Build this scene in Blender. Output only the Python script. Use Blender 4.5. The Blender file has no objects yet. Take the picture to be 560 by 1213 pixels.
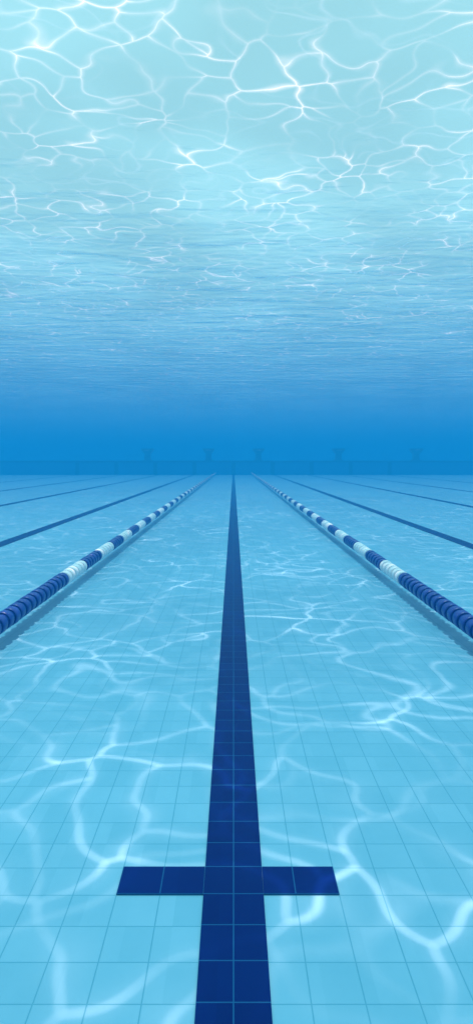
import bpy, bmesh, math, random
from mathutils import Vector, Matrix

random.seed(7)
sc = bpy.context.scene
COL = sc.collection

# ------------------------------------------------------------------ camera
FLOOR_Z = 0.0
EYE = 1.0                    # camera height above the pool floor
SURF_Z = 3.75                # water surface height
WALL_Y = 45.0                # far end wall of the lanes
cam_d = bpy.data.cameras.new("camera")
cam_d.sensor_fit = 'VERTICAL'
cam_d.sensor_height = 36.0
cam_d.lens = 36.0 * 770.0 / 1213.0
cam_d.shift_y = -(606.5 - 545.5) / 1213.0
cam_d.shift_x = 3.5 / 1213.0
cam_d.clip_start = 0.02
cam_d.clip_end = 600
cam = bpy.data.objects.new("camera", cam_d)
COL.objects.link(cam)
cam.location = (0, 0, EYE)
cam.rotation_euler = (math.radians(90), 0, 0)
sc.camera = cam

# ------------------------------------------------------------------ light
SUN_EL = math.radians(80)
SUN_ROT = math.radians(0)
w = bpy.data.worlds.new("World")
sc.world = w
w.use_nodes = True
wn = w.node_tree
bg = wn.nodes["Background"]
sky = wn.nodes.new("ShaderNodeTexSky")
sky.sky_type = 'NISHITA'
sky.sun_disc = False
sky.sun_elevation = SUN_EL
sky.sun_rotation = SUN_ROT
sky.dust_density = 3.0
sky.ozone_density = 0.3
wn.links.new(sky.outputs[0], bg.inputs[0])
bg.inputs[1].default_value = 0.05

sd = bpy.data.lights.new("sun", 'SUN')
sd.energy = 5.0
sd.angle = math.radians(0.4)
sd.color = (1.0, 0.97, 0.92)
sun = bpy.data.objects.new("sun", sd)
COL.objects.link(sun)
sun.location = (0, 0, 30)
# light comes down from high up in the +y direction
sdir = Vector((0.0, -math.cos(SUN_EL), -math.sin(SUN_EL)))
sun.rotation_euler = sdir.to_track_quat('-Z', 'Y').to_euler()

vs = sc.view_settings
vs.view_transform = 'Standard'
vs.look = 'None'
vs.gamma = 1.0
vs.use_curve_mapping = False
vs.exposure = 0.24
sc.cycles.max_bounces = 10
sc.cycles.diffuse_bounces = 3
sc.cycles.glossy_bounces = 3
sc.cycles.transparent_max_bounces = 16
sc.cycles.volume_bounces = 2
sc.cycles.use_denoising = True
sc.cycles.caustics_reflective = False
sc.cycles.caustics_refractive = False


# ------------------------------------------------------------------ helpers
class NT:
    """small wrapper to write node maths briefly"""
    def __init__(self, name):
        self.m = bpy.data.materials.new(name)
        self.m.use_nodes = True
        self.t = self.m.node_tree
        self.t.nodes.clear()
        self.out = self.t.nodes.new("ShaderNodeOutputMaterial")

    def n(self, kind, **props):
        nd = self.t.nodes.new(kind)
        for k, v in props.items():
            setattr(nd, k, v)
        return nd

    def put(self, sock, v):
        if hasattr(v, "is_output"):
            self.t.links.new(v, sock)
        else:
            sock.default_value = v

    def math(self, op, a, b=0.0, c=None, clamp=False):
        nd = self.n("ShaderNodeMath", operation=op, use_clamp=clamp)
        self.put(nd.inputs[0], a)
        self.put(nd.inputs[1], b)
        if c is not None:
            self.put(nd.inputs[2], c)
        return nd.outputs[0]

    def remap(self, v, a, b, c, d, kind='SMOOTHSTEP'):
        nd = self.n("ShaderNodeMapRange", interpolation_type=kind, clamp=True)
        self.put(nd.inputs[0], v)
        for i, x in enumerate((a, b, c, d)):
            self.put(nd.inputs[i + 1], x)
        return nd.outputs[0]

    def mix(self, f, a, b):
        nd = self.n("ShaderNodeMix", data_type='RGBA')
        self.put(nd.inputs[0], f)
        self.put(nd.inputs[6], a)
        self.put(nd.inputs[7], b)
        return nd.outputs[2]

    def noise(self, vec, scale, detail=2.0, rough=0.5, dist=0.0):
        nd = self.n("ShaderNodeTexNoise")
        self.put(nd.inputs["Vector"], vec)
        nd.inputs["Scale"].default_value = scale
        nd.inputs["Detail"].default_value = detail
        nd.inputs["Roughness"].default_value = rough
        nd.inputs["Distortion"].default_value = dist
        return nd

    def mapping(self, vec, loc=(0, 0, 0), rot=(0, 0, 0), scale=(1, 1, 1)):
        nd = self.n("ShaderNodeMapping")
        self.put(nd.inputs[0], vec)
        nd.inputs[1].default_value = loc
        nd.inputs[2].default_value = rot
        nd.inputs[3].default_value = scale
        return nd.outputs[0]

    def pos(self):
        return self.n("ShaderNodeNewGeometry").outputs["Position"]

    def principled(self, color, rough=0.4, spec=0.4, normal=None, coat=0.0):
        p = self.n("ShaderNodeBsdfPrincipled")
        self.put(p.inputs["Base Color"], color)
        self.put(p.inputs["Roughness"], rough)
        self.put(p.inputs["Specular IOR Level"], spec)
        p.inputs["Coat Weight"].default_value = coat
        if normal is not None:
            self.put(p.inputs["Normal"], normal)
        self.t.links.new(p.outputs[0], self.out.inputs[0])
        return p


def mesh_obj(name, bm, mats, parent=None):
    me = bpy.data.meshes.new(name)
    bm.normal_update()
    bm.to_mesh(me)
    bm.free()
    for m in (mats if isinstance(mats, (list, tuple)) else [mats]):
        me.materials.append(m)
    o = bpy.data.objects.new(name, me)
    COL.objects.link(o)
    if parent is not None:
        o.parent = parent
    return o


def tag(o, label=None, cat=None, group=None, kind=None):
    if label:
        o["label"] = label
    if cat:
        o["category"] = cat
    if group:
        o["group"] = group
    if kind:
        o["kind"] = kind
    return o


def empty(name, loc):
    o = bpy.data.objects.new(name, None)
    o.empty_display_size = 0.1
    o.location = loc
    COL.objects.link(o)
    return o


def sheet(x0, x1, y0, y1, z, flip=False):
    bm = bmesh.new()
    vs_ = [bm.verts.new(p) for p in ((x0, y0, z), (x1, y0, z), (x1, y1, z), (x0, y1, z))]
    bm.faces.new(vs_[::-1] if flip else vs_)
    return bm


def box(bm, lo, hi, bevel=0.0):
    r = bmesh.ops.create_cube(bm, size=1.0)
    c = [(a + b) / 2 for a, b in zip(lo, hi)]
    s = [b - a for a, b in zip(lo, hi)]
    for v in r["verts"]:
        v.co = Vector((v.co.x * s[0] + c[0], v.co.y * s[1] + c[1], v.co.z * s[2] + c[2]))
    if bevel:
        ed = list({e for v in r["verts"] for e in v.link_edges})
        bmesh.ops.bevel(bm, geom=ed, offset=bevel, segments=2, affect='EDGES', profile=0.5)
    return bm


# ------------------------------------------------------------------ materials
TILE_X, TILE_Y, HALF_LINE = 0.10, 0.100, 0.069


def grout_mask(t, pos, inner):
    """1 on the joints of the tiling; inner = True for the narrow tiles of a lane line"""
    sep = t.n("ShaderNodeSeparateXYZ")
    t.put(sep.inputs[0], pos)
    ax = t.math('ABSOLUTE', sep.outputs[0])
    if inner:
        fx = ax
    else:
        right = t.math('MULTIPLY', t.math('GREATER_THAN', sep.outputs[0], 0.0), 0.026)
        q = t.math('DIVIDE', t.math('ADD', t.math('SUBTRACT', ax, HALF_LINE), right), TILE_X)
        fr = t.math('FRACT', t.math('ADD', q, 100.5))
        fx = t.math('MULTIPLY', t.math('ABSOLUTE', t.math('SUBTRACT', fr, 0.5)), TILE_X)
    qy = t.math('DIVIDE', t.math('SUBTRACT', sep.outputs[1], 1.495), TILE_Y)
    fry = t.math('FRACT', t.math('ADD', qy, 100.5))
    fy = t.math('MULTIPLY', t.math('ABSOLUTE', t.math('SUBTRACT', fry, 0.5)), TILE_Y)
    d = t.math('MINIMUM', fx, fy)
    return t.remap(d, 0.0007, 0.0018, 1.0, 0.0), d, sep


def tile_material(name, base, alt, grout, inner):
    t = NT(name)
    p = t.pos()
    g, d, sep = grout_mask(t, p, inner)
    # every tile a slightly different glaze
    cx = t.math('FLOOR', t.math('DIVIDE', t.math('ADD', sep.outputs[0], 50.0 - HALF_LINE), TILE_X))
    cy = t.math('FLOOR', t.math('ADD', t.math('DIVIDE', t.math('SUBTRACT', sep.outputs[1], 1.495), TILE_Y), 200.0))
    comb = t.n("ShaderNodeCombineXYZ")
    t.put(comb.inputs[0], cx)
    t.put(comb.inputs[1], cy)
    wn_ = t.n("ShaderNodeTexWhiteNoise", noise_dimensions='2D')
    t.put(wn_.inputs["Vector"], comb.outputs[0])
    cloud = t.noise(p, 5.0, 4.0, 0.6).outputs["Fac"]
    f = t.math('ADD', t.math('MULTIPLY', wn_.outputs["Value"], 0.34), t.math('MULTIPLY', cloud, 0.66))
    col = t.mix(f, base, alt)
    col = t.mix(g, col, grout)
    bump = t.n("ShaderNodeBump")
    bump.inputs["Strength"].default_value = 0.25
    bump.inputs["Distance"].default_value = 0.002
    t.put(bump.inputs["Height"], t.remap(d, 0.0, 0.004, 0.0, 1.0))
    t.principled(col, 0.35, 0.03, bump.outputs[0])
    return t.m


M_FLOOR = tile_material("pool_tile_glaze", (0.145, 0.37, 0.51, 1), (0.24, 0.465, 0.62, 1), (0.10, 0.31, 0.44, 1), False)
M_LINE = tile_material("dark_blue_tile_glaze", (0.0002, 0.006, 0.080, 1), (0.0007, 0.013, 0.125, 1), (0.010, 0.09, 0.22, 1), True)
M_LINE_WIDE = tile_material("dark_blue_crossbar_glaze", (0.0003, 0.007, 0.092, 1), (0.0007, 0.013, 0.13, 1), (0.010, 0.09, 0.22, 1), False)


def paint(name, a, b, rough, scale=9.0):
    t = NT(name)
    tc = t.n("ShaderNodeTexCoord").outputs["Object"]
    nz = t.noise(tc, scale, 4.0, 0.6)
    t.principled(t.mix(nz.outputs["Fac"], a, b), rough, 0.4)
    return t.m


M_BLUE = paint("blue_float_plastic", (0.003, 0.024, 0.21, 1), (0.006, 0.040, 0.29, 1), 0.38, 30)
M_WHITE = paint("white_float_plastic", (0.84, 0.82, 0.82, 1), (0.90, 0.86, 0.86, 1), 0.40, 30)
M_CABLE = paint("steel_cable", (0.20, 0.24, 0.28, 1), (0.30, 0.33, 0.36, 1), 0.35, 60)
M_WALL = paint("end_wall_tile", (0.012, 0.12, 0.32, 1), (0.016, 0.15, 0.37, 1), 0.5, 1.5)
M_BAND = paint("dark_edge_tile", (0.001, 0.008, 0.04, 1), (0.002, 0.014, 0.06, 1), 0.5, 3)
M_BASIN = paint("basin_tile", (0.03, 0.22, 0.45, 1), (0.04, 0.26, 0.5, 1), 0.6, 0.7)
M_BLOCK = paint("block_paint", (0.002, 0.015, 0.05, 1), (0.004, 0.025, 0.07, 1), 0.5, 4)


def water_material():
    t = NT("water_surface")
    p = t.pos()
    # slow warp so that the cells of light are curved
    w1 = t.noise(p, 2.0, 0.0, 0.5).outputs["Color"]
    w2 = t.noise(p, 4.6, 0.0, 0.5).outputs["Color"]

    def warp(vec, col, amt):
        a = t.n("ShaderNodeVectorMath", operation='SUBTRACT')
        t.put(a.inputs[0], col)
        a.inputs[1].default_value = (0.5, 0.5, 0.5)
        s = t.n("ShaderNodeVectorMath", operation='SCALE')
        t.put(s.inputs[0], a.outputs[0])
        s.inputs["Scale"].default_value = amt
        r = t.n("ShaderNodeVectorMath", operation='ADD')
        t.put(r.inputs[0], vec)
        t.put(r.inputs[1], s.outputs[0])
        return r.outputs[0]

    q = warp(warp(p, w1, 0.58), w2, 0.20)

    def cells(scale, lo, hi, offs):
        v = t.n("ShaderNodeTexVoronoi", voronoi_dimensions='2D', feature='DISTANCE_TO_EDGE')
        t.put(v.inputs["Vector"], t.mapping(q, loc=offs))
        v.inputs["Scale"].default_value = scale
        return v.outputs["Distance"], scale

    # width and strength of the bright lines change from place to place
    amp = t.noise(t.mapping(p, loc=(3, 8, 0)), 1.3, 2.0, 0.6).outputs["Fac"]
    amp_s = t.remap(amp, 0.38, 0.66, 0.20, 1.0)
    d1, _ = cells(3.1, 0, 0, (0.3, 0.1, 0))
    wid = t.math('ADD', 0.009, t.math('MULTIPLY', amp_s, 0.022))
    vf = t.n("ShaderNodeTexVoronoi", voronoi_dimensions='2D', feature='F1')
    t.put(vf.inputs["Vector"], t.mapping(q, loc=(0.3, 0.1, 0)))
    vf.inputs["Scale"].default_value = 3.1
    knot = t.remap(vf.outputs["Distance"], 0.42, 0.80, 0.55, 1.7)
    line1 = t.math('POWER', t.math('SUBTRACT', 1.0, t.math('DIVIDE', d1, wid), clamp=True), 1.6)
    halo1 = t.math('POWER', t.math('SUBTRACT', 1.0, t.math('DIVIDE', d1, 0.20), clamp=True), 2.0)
    # second set of light lines: smooth closed loops that cross the first
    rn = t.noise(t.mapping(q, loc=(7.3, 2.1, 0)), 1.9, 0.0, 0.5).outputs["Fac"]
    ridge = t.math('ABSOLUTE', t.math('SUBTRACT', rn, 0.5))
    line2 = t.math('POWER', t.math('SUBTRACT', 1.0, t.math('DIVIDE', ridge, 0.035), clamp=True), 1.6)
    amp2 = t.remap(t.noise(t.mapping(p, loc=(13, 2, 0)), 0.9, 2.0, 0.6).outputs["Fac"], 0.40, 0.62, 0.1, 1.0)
    light_patches = t.remap(t.noise(t.mapping(p, loc=(BIGX, BIGY, 0)), 0.45, 2.0, 0.5).outputs["Fac"], 0.34, 0.66, -0.09, 0.07)  # broad brighter and dimmer patches of light, painted into the surface colour
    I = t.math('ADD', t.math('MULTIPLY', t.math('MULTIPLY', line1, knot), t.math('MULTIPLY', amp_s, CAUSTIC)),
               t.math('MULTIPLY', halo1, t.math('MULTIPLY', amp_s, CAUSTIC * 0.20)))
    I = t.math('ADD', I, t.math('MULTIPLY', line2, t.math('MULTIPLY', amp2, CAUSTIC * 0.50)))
    base = t.math('ADD', 0.80, light_patches)
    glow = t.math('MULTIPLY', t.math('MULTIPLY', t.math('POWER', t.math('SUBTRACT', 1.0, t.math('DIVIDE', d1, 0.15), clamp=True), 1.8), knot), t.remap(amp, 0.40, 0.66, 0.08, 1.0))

    def scaled(rgb, f):
        nd = t.n("ShaderNodeVectorMath", operation='SCALE')
        nd.inputs[0].default_value = rgb
        t.put(nd.inputs["Scale"], f)
        return nd.outputs[0]

    def add(a, b):
        nd = t.n("ShaderNodeVectorMath", operation='ADD')
        t.put(nd.inputs[0], a)
        t.put(nd.inputs[1], b)
        return nd.outputs[0]

    caustic_tint = add(scaled((0.43, 0.97, 1.0), base), scaled((1.6, 0.95, 0.85), I))  # caustic lines painted into the transmission colour, the sun casts them on the floor
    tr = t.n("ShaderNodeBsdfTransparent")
    t.put(tr.inputs[0], caustic_tint)
    # translucent share stands in for wave-spread sunlight, soft light lines painted into its colour
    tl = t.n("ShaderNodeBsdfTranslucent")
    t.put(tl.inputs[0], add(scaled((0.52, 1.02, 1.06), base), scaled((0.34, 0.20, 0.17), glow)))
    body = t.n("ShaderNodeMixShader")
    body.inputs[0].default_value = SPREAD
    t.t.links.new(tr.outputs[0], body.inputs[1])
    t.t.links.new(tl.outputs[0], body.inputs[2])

    # ripples of the mirror side
    r1 = t.noise(t.mapping(p, scale=(0.75, 1.0, 1.0)), 2.2, 3.0, 0.55, 0.5).outputs["Fac"]
    r2 = t.noise(t.mapping(p, scale=(0.6, 1.0, 1.0)), 9.0, 2.0, 0.5, 0.3).outputs["Fac"]
    r3 = t.noise(t.mapping(p, scale=(0.42, 1.0, 1.0)), 2.2, 2.0, 0.5, 0.3).outputs["Fac"]
    h = t.math('ADD', r1, t.math('MULTIPLY', r2, 0.05))
    h = t.math('ADD', h, t.math('MULTIPLY', d1, 0.35))
    b = t.n("ShaderNodeBump")
    b.inputs["Strength"].default_value = 1.0
    b.inputs["Distance"].default_value = 0.042
    t.put(b.inputs["Height"], h)
    gl = t.n("ShaderNodeBsdfGlossy")
    gl.inputs["Color"].default_value = (0.70, 1.0, 1.0, 1)
    gl.inputs["Roughness"].default_value = 0.04
    t.put(gl.inputs["Normal"], b.outputs[0])
    lw = t.n("ShaderNodeLayerWeight")
    lw.inputs[0].default_value = 0.5
    b2 = t.n("ShaderNodeBump")
    b2.inputs["Strength"].default_value = 1.0
    b2.inputs["Distance"].default_value = 0.045
    t.put(b2.inputs["Height"], t.math('ADD', r3, t.math('MULTIPLY', r2, 0.10)))
    t.put(lw.inputs["Normal"], b2.outputs[0])
    fac = t.remap(lw.outputs["Facing"], 0.63, 1.0, 0.0, 0.95, 'LINEAR')
    mx = t.n("ShaderNodeMixShader")
    t.put(mx.inputs[0], fac)
    t.t.links.new(body.outputs[0], mx.inputs[1])
    t.t.links.new(gl.outputs[0], mx.inputs[2])
    t.t.links.new(mx.outputs[0], t.out.inputs[0])
    return t.m


CAUSTIC = 1.8
SPREAD = 0.50
BIGX, BIGY = 2, 7  # places the painted light patches so the nearest floor is slightly dimmer
M_WATER = water_material()

th = NT("water_haze")
pv = th.n("ShaderNodeVolumePrincipled")
pv.inputs["Color"].default_value = (0.016, 0.33, 0.67, 1)
pv.inputs["Density"].default_value = 0.044
pv.inputs["Anisotropy"].default_value = 0.0
th.t.links.new(pv.outputs[0], th.out.inputs["Volume"])
M_HAZE = th.m

# ------------------------------------------------------------------ setting
BX, BY0, BY1 = 46.0, -8.0, 110.0
floor = tag(mesh_obj("pool_floor", sheet(-BX, BX, BY0, WALL_Y + 0.02, FLOOR_Z), M_FLOOR), kind="structure")
deck = tag(mesh_obj("pool_ledge", sheet(-BX, BX, WALL_Y + 0.60, BY1, EYE - 0.012), M_BASIN), kind="structure")

bm = bmesh.new()
for lo, hi in (((-BX - 0.3, BY0, -0.2), (-BX, BY1, 3.7)), ((BX, BY0, -0.2), (BX + 0.3, BY1, 3.7)),
               ((-BX, BY0 - 0.3, -0.2), (BX, BY0, 3.7)), ((-BX, BY1, -0.2), (BX, BY1 + 0.3, 3.7))):
    box(bm, lo, hi)
tag(mesh_obj("pool_basin", bm, M_BASIN), kind="structure")

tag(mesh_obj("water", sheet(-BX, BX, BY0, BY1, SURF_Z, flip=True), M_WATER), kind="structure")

bm = bmesh.new()
box(bm, (-BX - 2, BY0 - 2, FLOOR_Z - 1.0), (BX + 2, BY1 + 2, SURF_Z + 0.35))
tag(mesh_obj("haze", bm, M_HAZE), kind="stuff")

# ------------------------------------------------------------------ end wall
wall = empty("end_wall", (0, WALL_Y, 0))
tag(wall, "low blue tiled end wall across the far end of the pool", "pool wall")
bm = bmesh.new()
box(bm, (-BX, 0.06, -0.05), (BX, 0.60, EYE - 0.13))
mesh_obj("wall_face", bm, M_WALL, wall)
bm = bmesh.new()
box(bm, (-BX, 0.0, EYE - 0.13), (BX, 0.62, EYE - 0.005), 0.02)
mesh_obj("coping", bm, M_BAND, wall)
for k in range(-4, 5):
    bm = bmesh.new()
    box(bm, (k * 2.7 - 0.14, 0.045, 0.0), (k * 2.7 + 0.14, 0.059, EYE - 0.131))
    mesh_obj("lane_target", bm, M_BAND, wall)

# ------------------------------------------------------------------ lane lines
LW = HALF_LINE
LINES = [(0.0, "wide dark blue tiled lane line with a crossbar, running down the middle of the floor"),
         (-2.77, "dark blue lane line on the floor just beyond the left floating rope"),
         (2.77, "dark blue lane line on the floor just beyond the right floating rope"),
         (-5.13, "thin blue lane line, second one out beyond the left rope"),
         (5.13, "thin blue lane line, second one out beyond the right rope"),
         (-7.6, "faint thin blue lane line, third one out beyond the left rope"),
         (7.6, "faint thin blue lane line, third one out beyond the right rope"),
         (-10.6, "faintest far lane line, outermost on the left near the end wall"),
         (10.6, "faintest far lane line, outermost on the right near the end wall")]
for x, lab in LINES:
    t_ = empty("lane_line", (x, 0, FLOOR_Z))
    tag(t_, lab, "lane line", "lane lines on the pool floor")
    hw = LW if x == 0 else 0.085
    bm = bmesh.new()
    box(bm, (-hw, BY0 + 0.5, 0.001), (hw, WALL_Y - 0.02, 0.004))
    o = mesh_obj("stripe", bm, M_LINE, t_)
    if x == 0:
        for s in (-1, 1):
            bm = bmesh.new()
            xs = sorted((s * LW, s * (LW + 2 * TILE_X - (0.026 if s > 0 else 0))))
            box(bm, (xs[0] + (0.0005 if s > 0 else 0), 1.495, 0.001),
                (xs[1] - (0.0005 if s < 0 else 0), 1.495 + TILE_Y, 0.004))
            mesh_obj("crossbar", bm, M_LINE_WIDE, t_)

# ------------------------------------------------------------------ lane ropes
ROPE_X, ROPE_Z, PITCH = 1.263, 0.120, 0.100


def disc_bm(bm, y0, seg=28, midx=0):
    prof = [(0.022, -0.058), (0.075, -0.058), (0.079, -0.052), (0.079, -0.035), (0.095, -0.037),
            (0.101, -0.034), (0.104, -0.027), (0.104, 0.027), (0.101, 0.034), (0.095, 0.037),
            (0.079, 0.035), (0.079, 0.052), (0.075, 0.058), (0.022, 0.058)]
    if seg < 20:
        prof = [(0.022, -0.058), (0.070, -0.056), (0.072, -0.035), (0.102, -0.035), (0.102, 0.035), (0.072, 0.035), (0.070, 0.056), (0.022, 0.058)]
    rings = []
    for r, y in prof:
        rings.append([bm.verts.new((r * 0.495 * math.cos(2 * math.pi * i / seg), y0 + y * 0.862, r * 0.495 * math.sin(2 * math.pi * i / seg)))
                      for i in range(seg)])
    for a, b in zip(rings, rings[1:]):
        for i in range(seg):
            f = bm.faces.new((a[i], a[(i + 1) % seg], b[(i + 1) % seg], b[i]))
            f.smooth = True
            f.material_index = midx
    return bm


protos = {}
for key, m in (("blue", M_BLUE), ("white", M_WHITE)):
    bm = disc_bm(bmesh.new(), 0.0)
    bmesh.ops.recalc_face_normals(bm, faces=bm.faces)
    me = bpy.data.meshes.new("float_disc")
    bm.normal_update()
    bm.to_mesh(me)
    bm.free()
    me.materials.append(m)
    me.set_sharp_from_angle(angle=math.radians(40))
    protos[key] = me


def disc_colour(y):
    if y < 4.83:
        return "blue"
    k = int((y - 4.83) / (6 * PITCH))
    return "white" if k % 2 == 0 else "blue"


for s, lab in ((-1, "blue and white lane rope of float discs on the left of the centre line"),
               (1, "blue and white lane rope of float discs on the right of the centre line")):
    rope = empty("lane_rope", (s * ROPE_X, 0, ROPE_Z))
    tag(rope, lab, "lane rope", "floating lane ropes")
    y0, y1 = BY0 + 0.4, WALL_Y - 0.35
    near_first = 4.83 - 16 * PITCH
    # steel cable
    bm = bmesh.new()
    bmesh.ops.create_cone(bm, cap_ends=True, segments=12, radius1=0.010, radius2=0.010, depth=WALL_Y - y0 - 0.03,
                          matrix=Matrix.Translation((0, (y0 + WALL_Y - 0.03) / 2, 0)) @ Matrix.Rotation(math.pi / 2, 4, 'X'))
    mesh_obj("cable", bm, M_CABLE, rope)
    # anchor plate on the end wall
    bm = bmesh.new()
    box(bm, (-0.07, WALL_Y - 0.03, -0.07), (0.07, WALL_Y + 0.042, 0.07), 0.01)
    mesh_obj("anchor", bm, M_CABLE, rope)
    ys = []
    k0 = math.ceil((y0 - near_first) / PITCH)
    k1 = math.floor((y1 - near_first) / PITCH)
    rest = bmesh.new()
    for k in range(k0, k1 + 1):
        y = near_first + (k + 0.5) * PITCH
        c = disc_colour(y)
        if 0 <= k < 100:
            d = bpy.data.objects.new("float_disc", protos[c])
            d.parent = rope
            d.location = (random.uniform(-1, 1) * 0.0015, y, random.uniform(-1, 1) * 0.0015)
            d.rotation_euler = (random.uniform(-1, 1) * 0.03, random.uniform(0, 6.28), random.uniform(-1, 1) * 0.03)
            COL.objects.link(d)
            d["label"] = "dark blue float disc" if c == "blue" else "white float disc"
        else:
            disc_bm(rest, y, seg=28 if k < 0 else 14, midx=0 if c == "blue" else 1)
    bmesh.ops.recalc_face_normals(rest, faces=rest.faces)
    ro = mesh_obj("float_row", rest, [M_BLUE, M_WHITE], rope)
    ro.data.set_sharp_from_angle(angle=math.radians(40))
    ro["kind"] = "stuff"

# ------------------------------------------------------------------ starting blocks
BLOCKS = [(-5.97, "faint starting block at the far wall, leftmost of the five"),
          (-1.73, "faint starting block on the far wall above the left rope's end"),
          (1.73, "faint starting block on the far wall above the right rope's end"),
          (7.30, "faint starting block on the far wall, second from the right"),
          (12.7, "faintest starting block on the far wall, at the right end of the row")]


def prism(bm, pts, y0, y1):
    a = [bm.verts.new((x, y0, z)) for x, z in pts]
    b = [bm.verts.new((x, y1, z)) for x, z in pts]
    bm.faces.new(a)
    bm.faces.new(b[::-1])
    n = len(pts)
    for i in range(n):
        bm.faces.new((a[i], b[i], b[(i + 1) % n], a[(i + 1) % n]))
    bmesh.ops.recalc_face_normals(bm, faces=bm.faces)
    return bm


first = None
for x, lab in BLOCKS:
    if first is None:
        root = empty("starting_block", (x, WALL_Y + 0.3, EYE - 0.004))
        bm = prism(bmesh.new(), [(-0.40, 0.84), (0.40, 0.84), (0.40, 0.74), (0.22, 0.50), (-0.22, 0.50), (-0.40, 0.74)], -0.30, 0.40)
        mesh_obj("platform", bm, M_BLOCK, root)
        bm = prism(bmesh.new(), [(-0.19, 0.50), (0.19, 0.50), (0.21, 0.06), (-0.21, 0.06)], -0.12, 0.25)
        mesh_obj("pedestal", bm, M_BLOCK, root)
        bm = bmesh.new()
        box(bm, (-0.30, -0.2, 0.0), (0.30, 0.35, 0.06), 0.01)
        mesh_obj("base_plate", bm, M_BLOCK, root)
        bm = bmesh.new()
        for sx in (-0.13, 0.13):
            box(bm, (sx - 0.02, -0.36, 0.70), (sx + 0.02, -0.305, 0.74), 0.004)
        box(bm, (-0.15, -0.40, 0.70), (0.15, -0.362, 0.74), 0.006)
        mesh_obj("hand_grip", bm, M_CABLE, root)
        first = root
    else:
        root = first.copy()
        COL.objects.link(root)
        root.location.x = x
        for ch in first.children:
            c = ch.copy()
            COL.objects.link(c)
            c.parent = root
    tag(root, lab, "starting block", "starting blocks on the far wall")
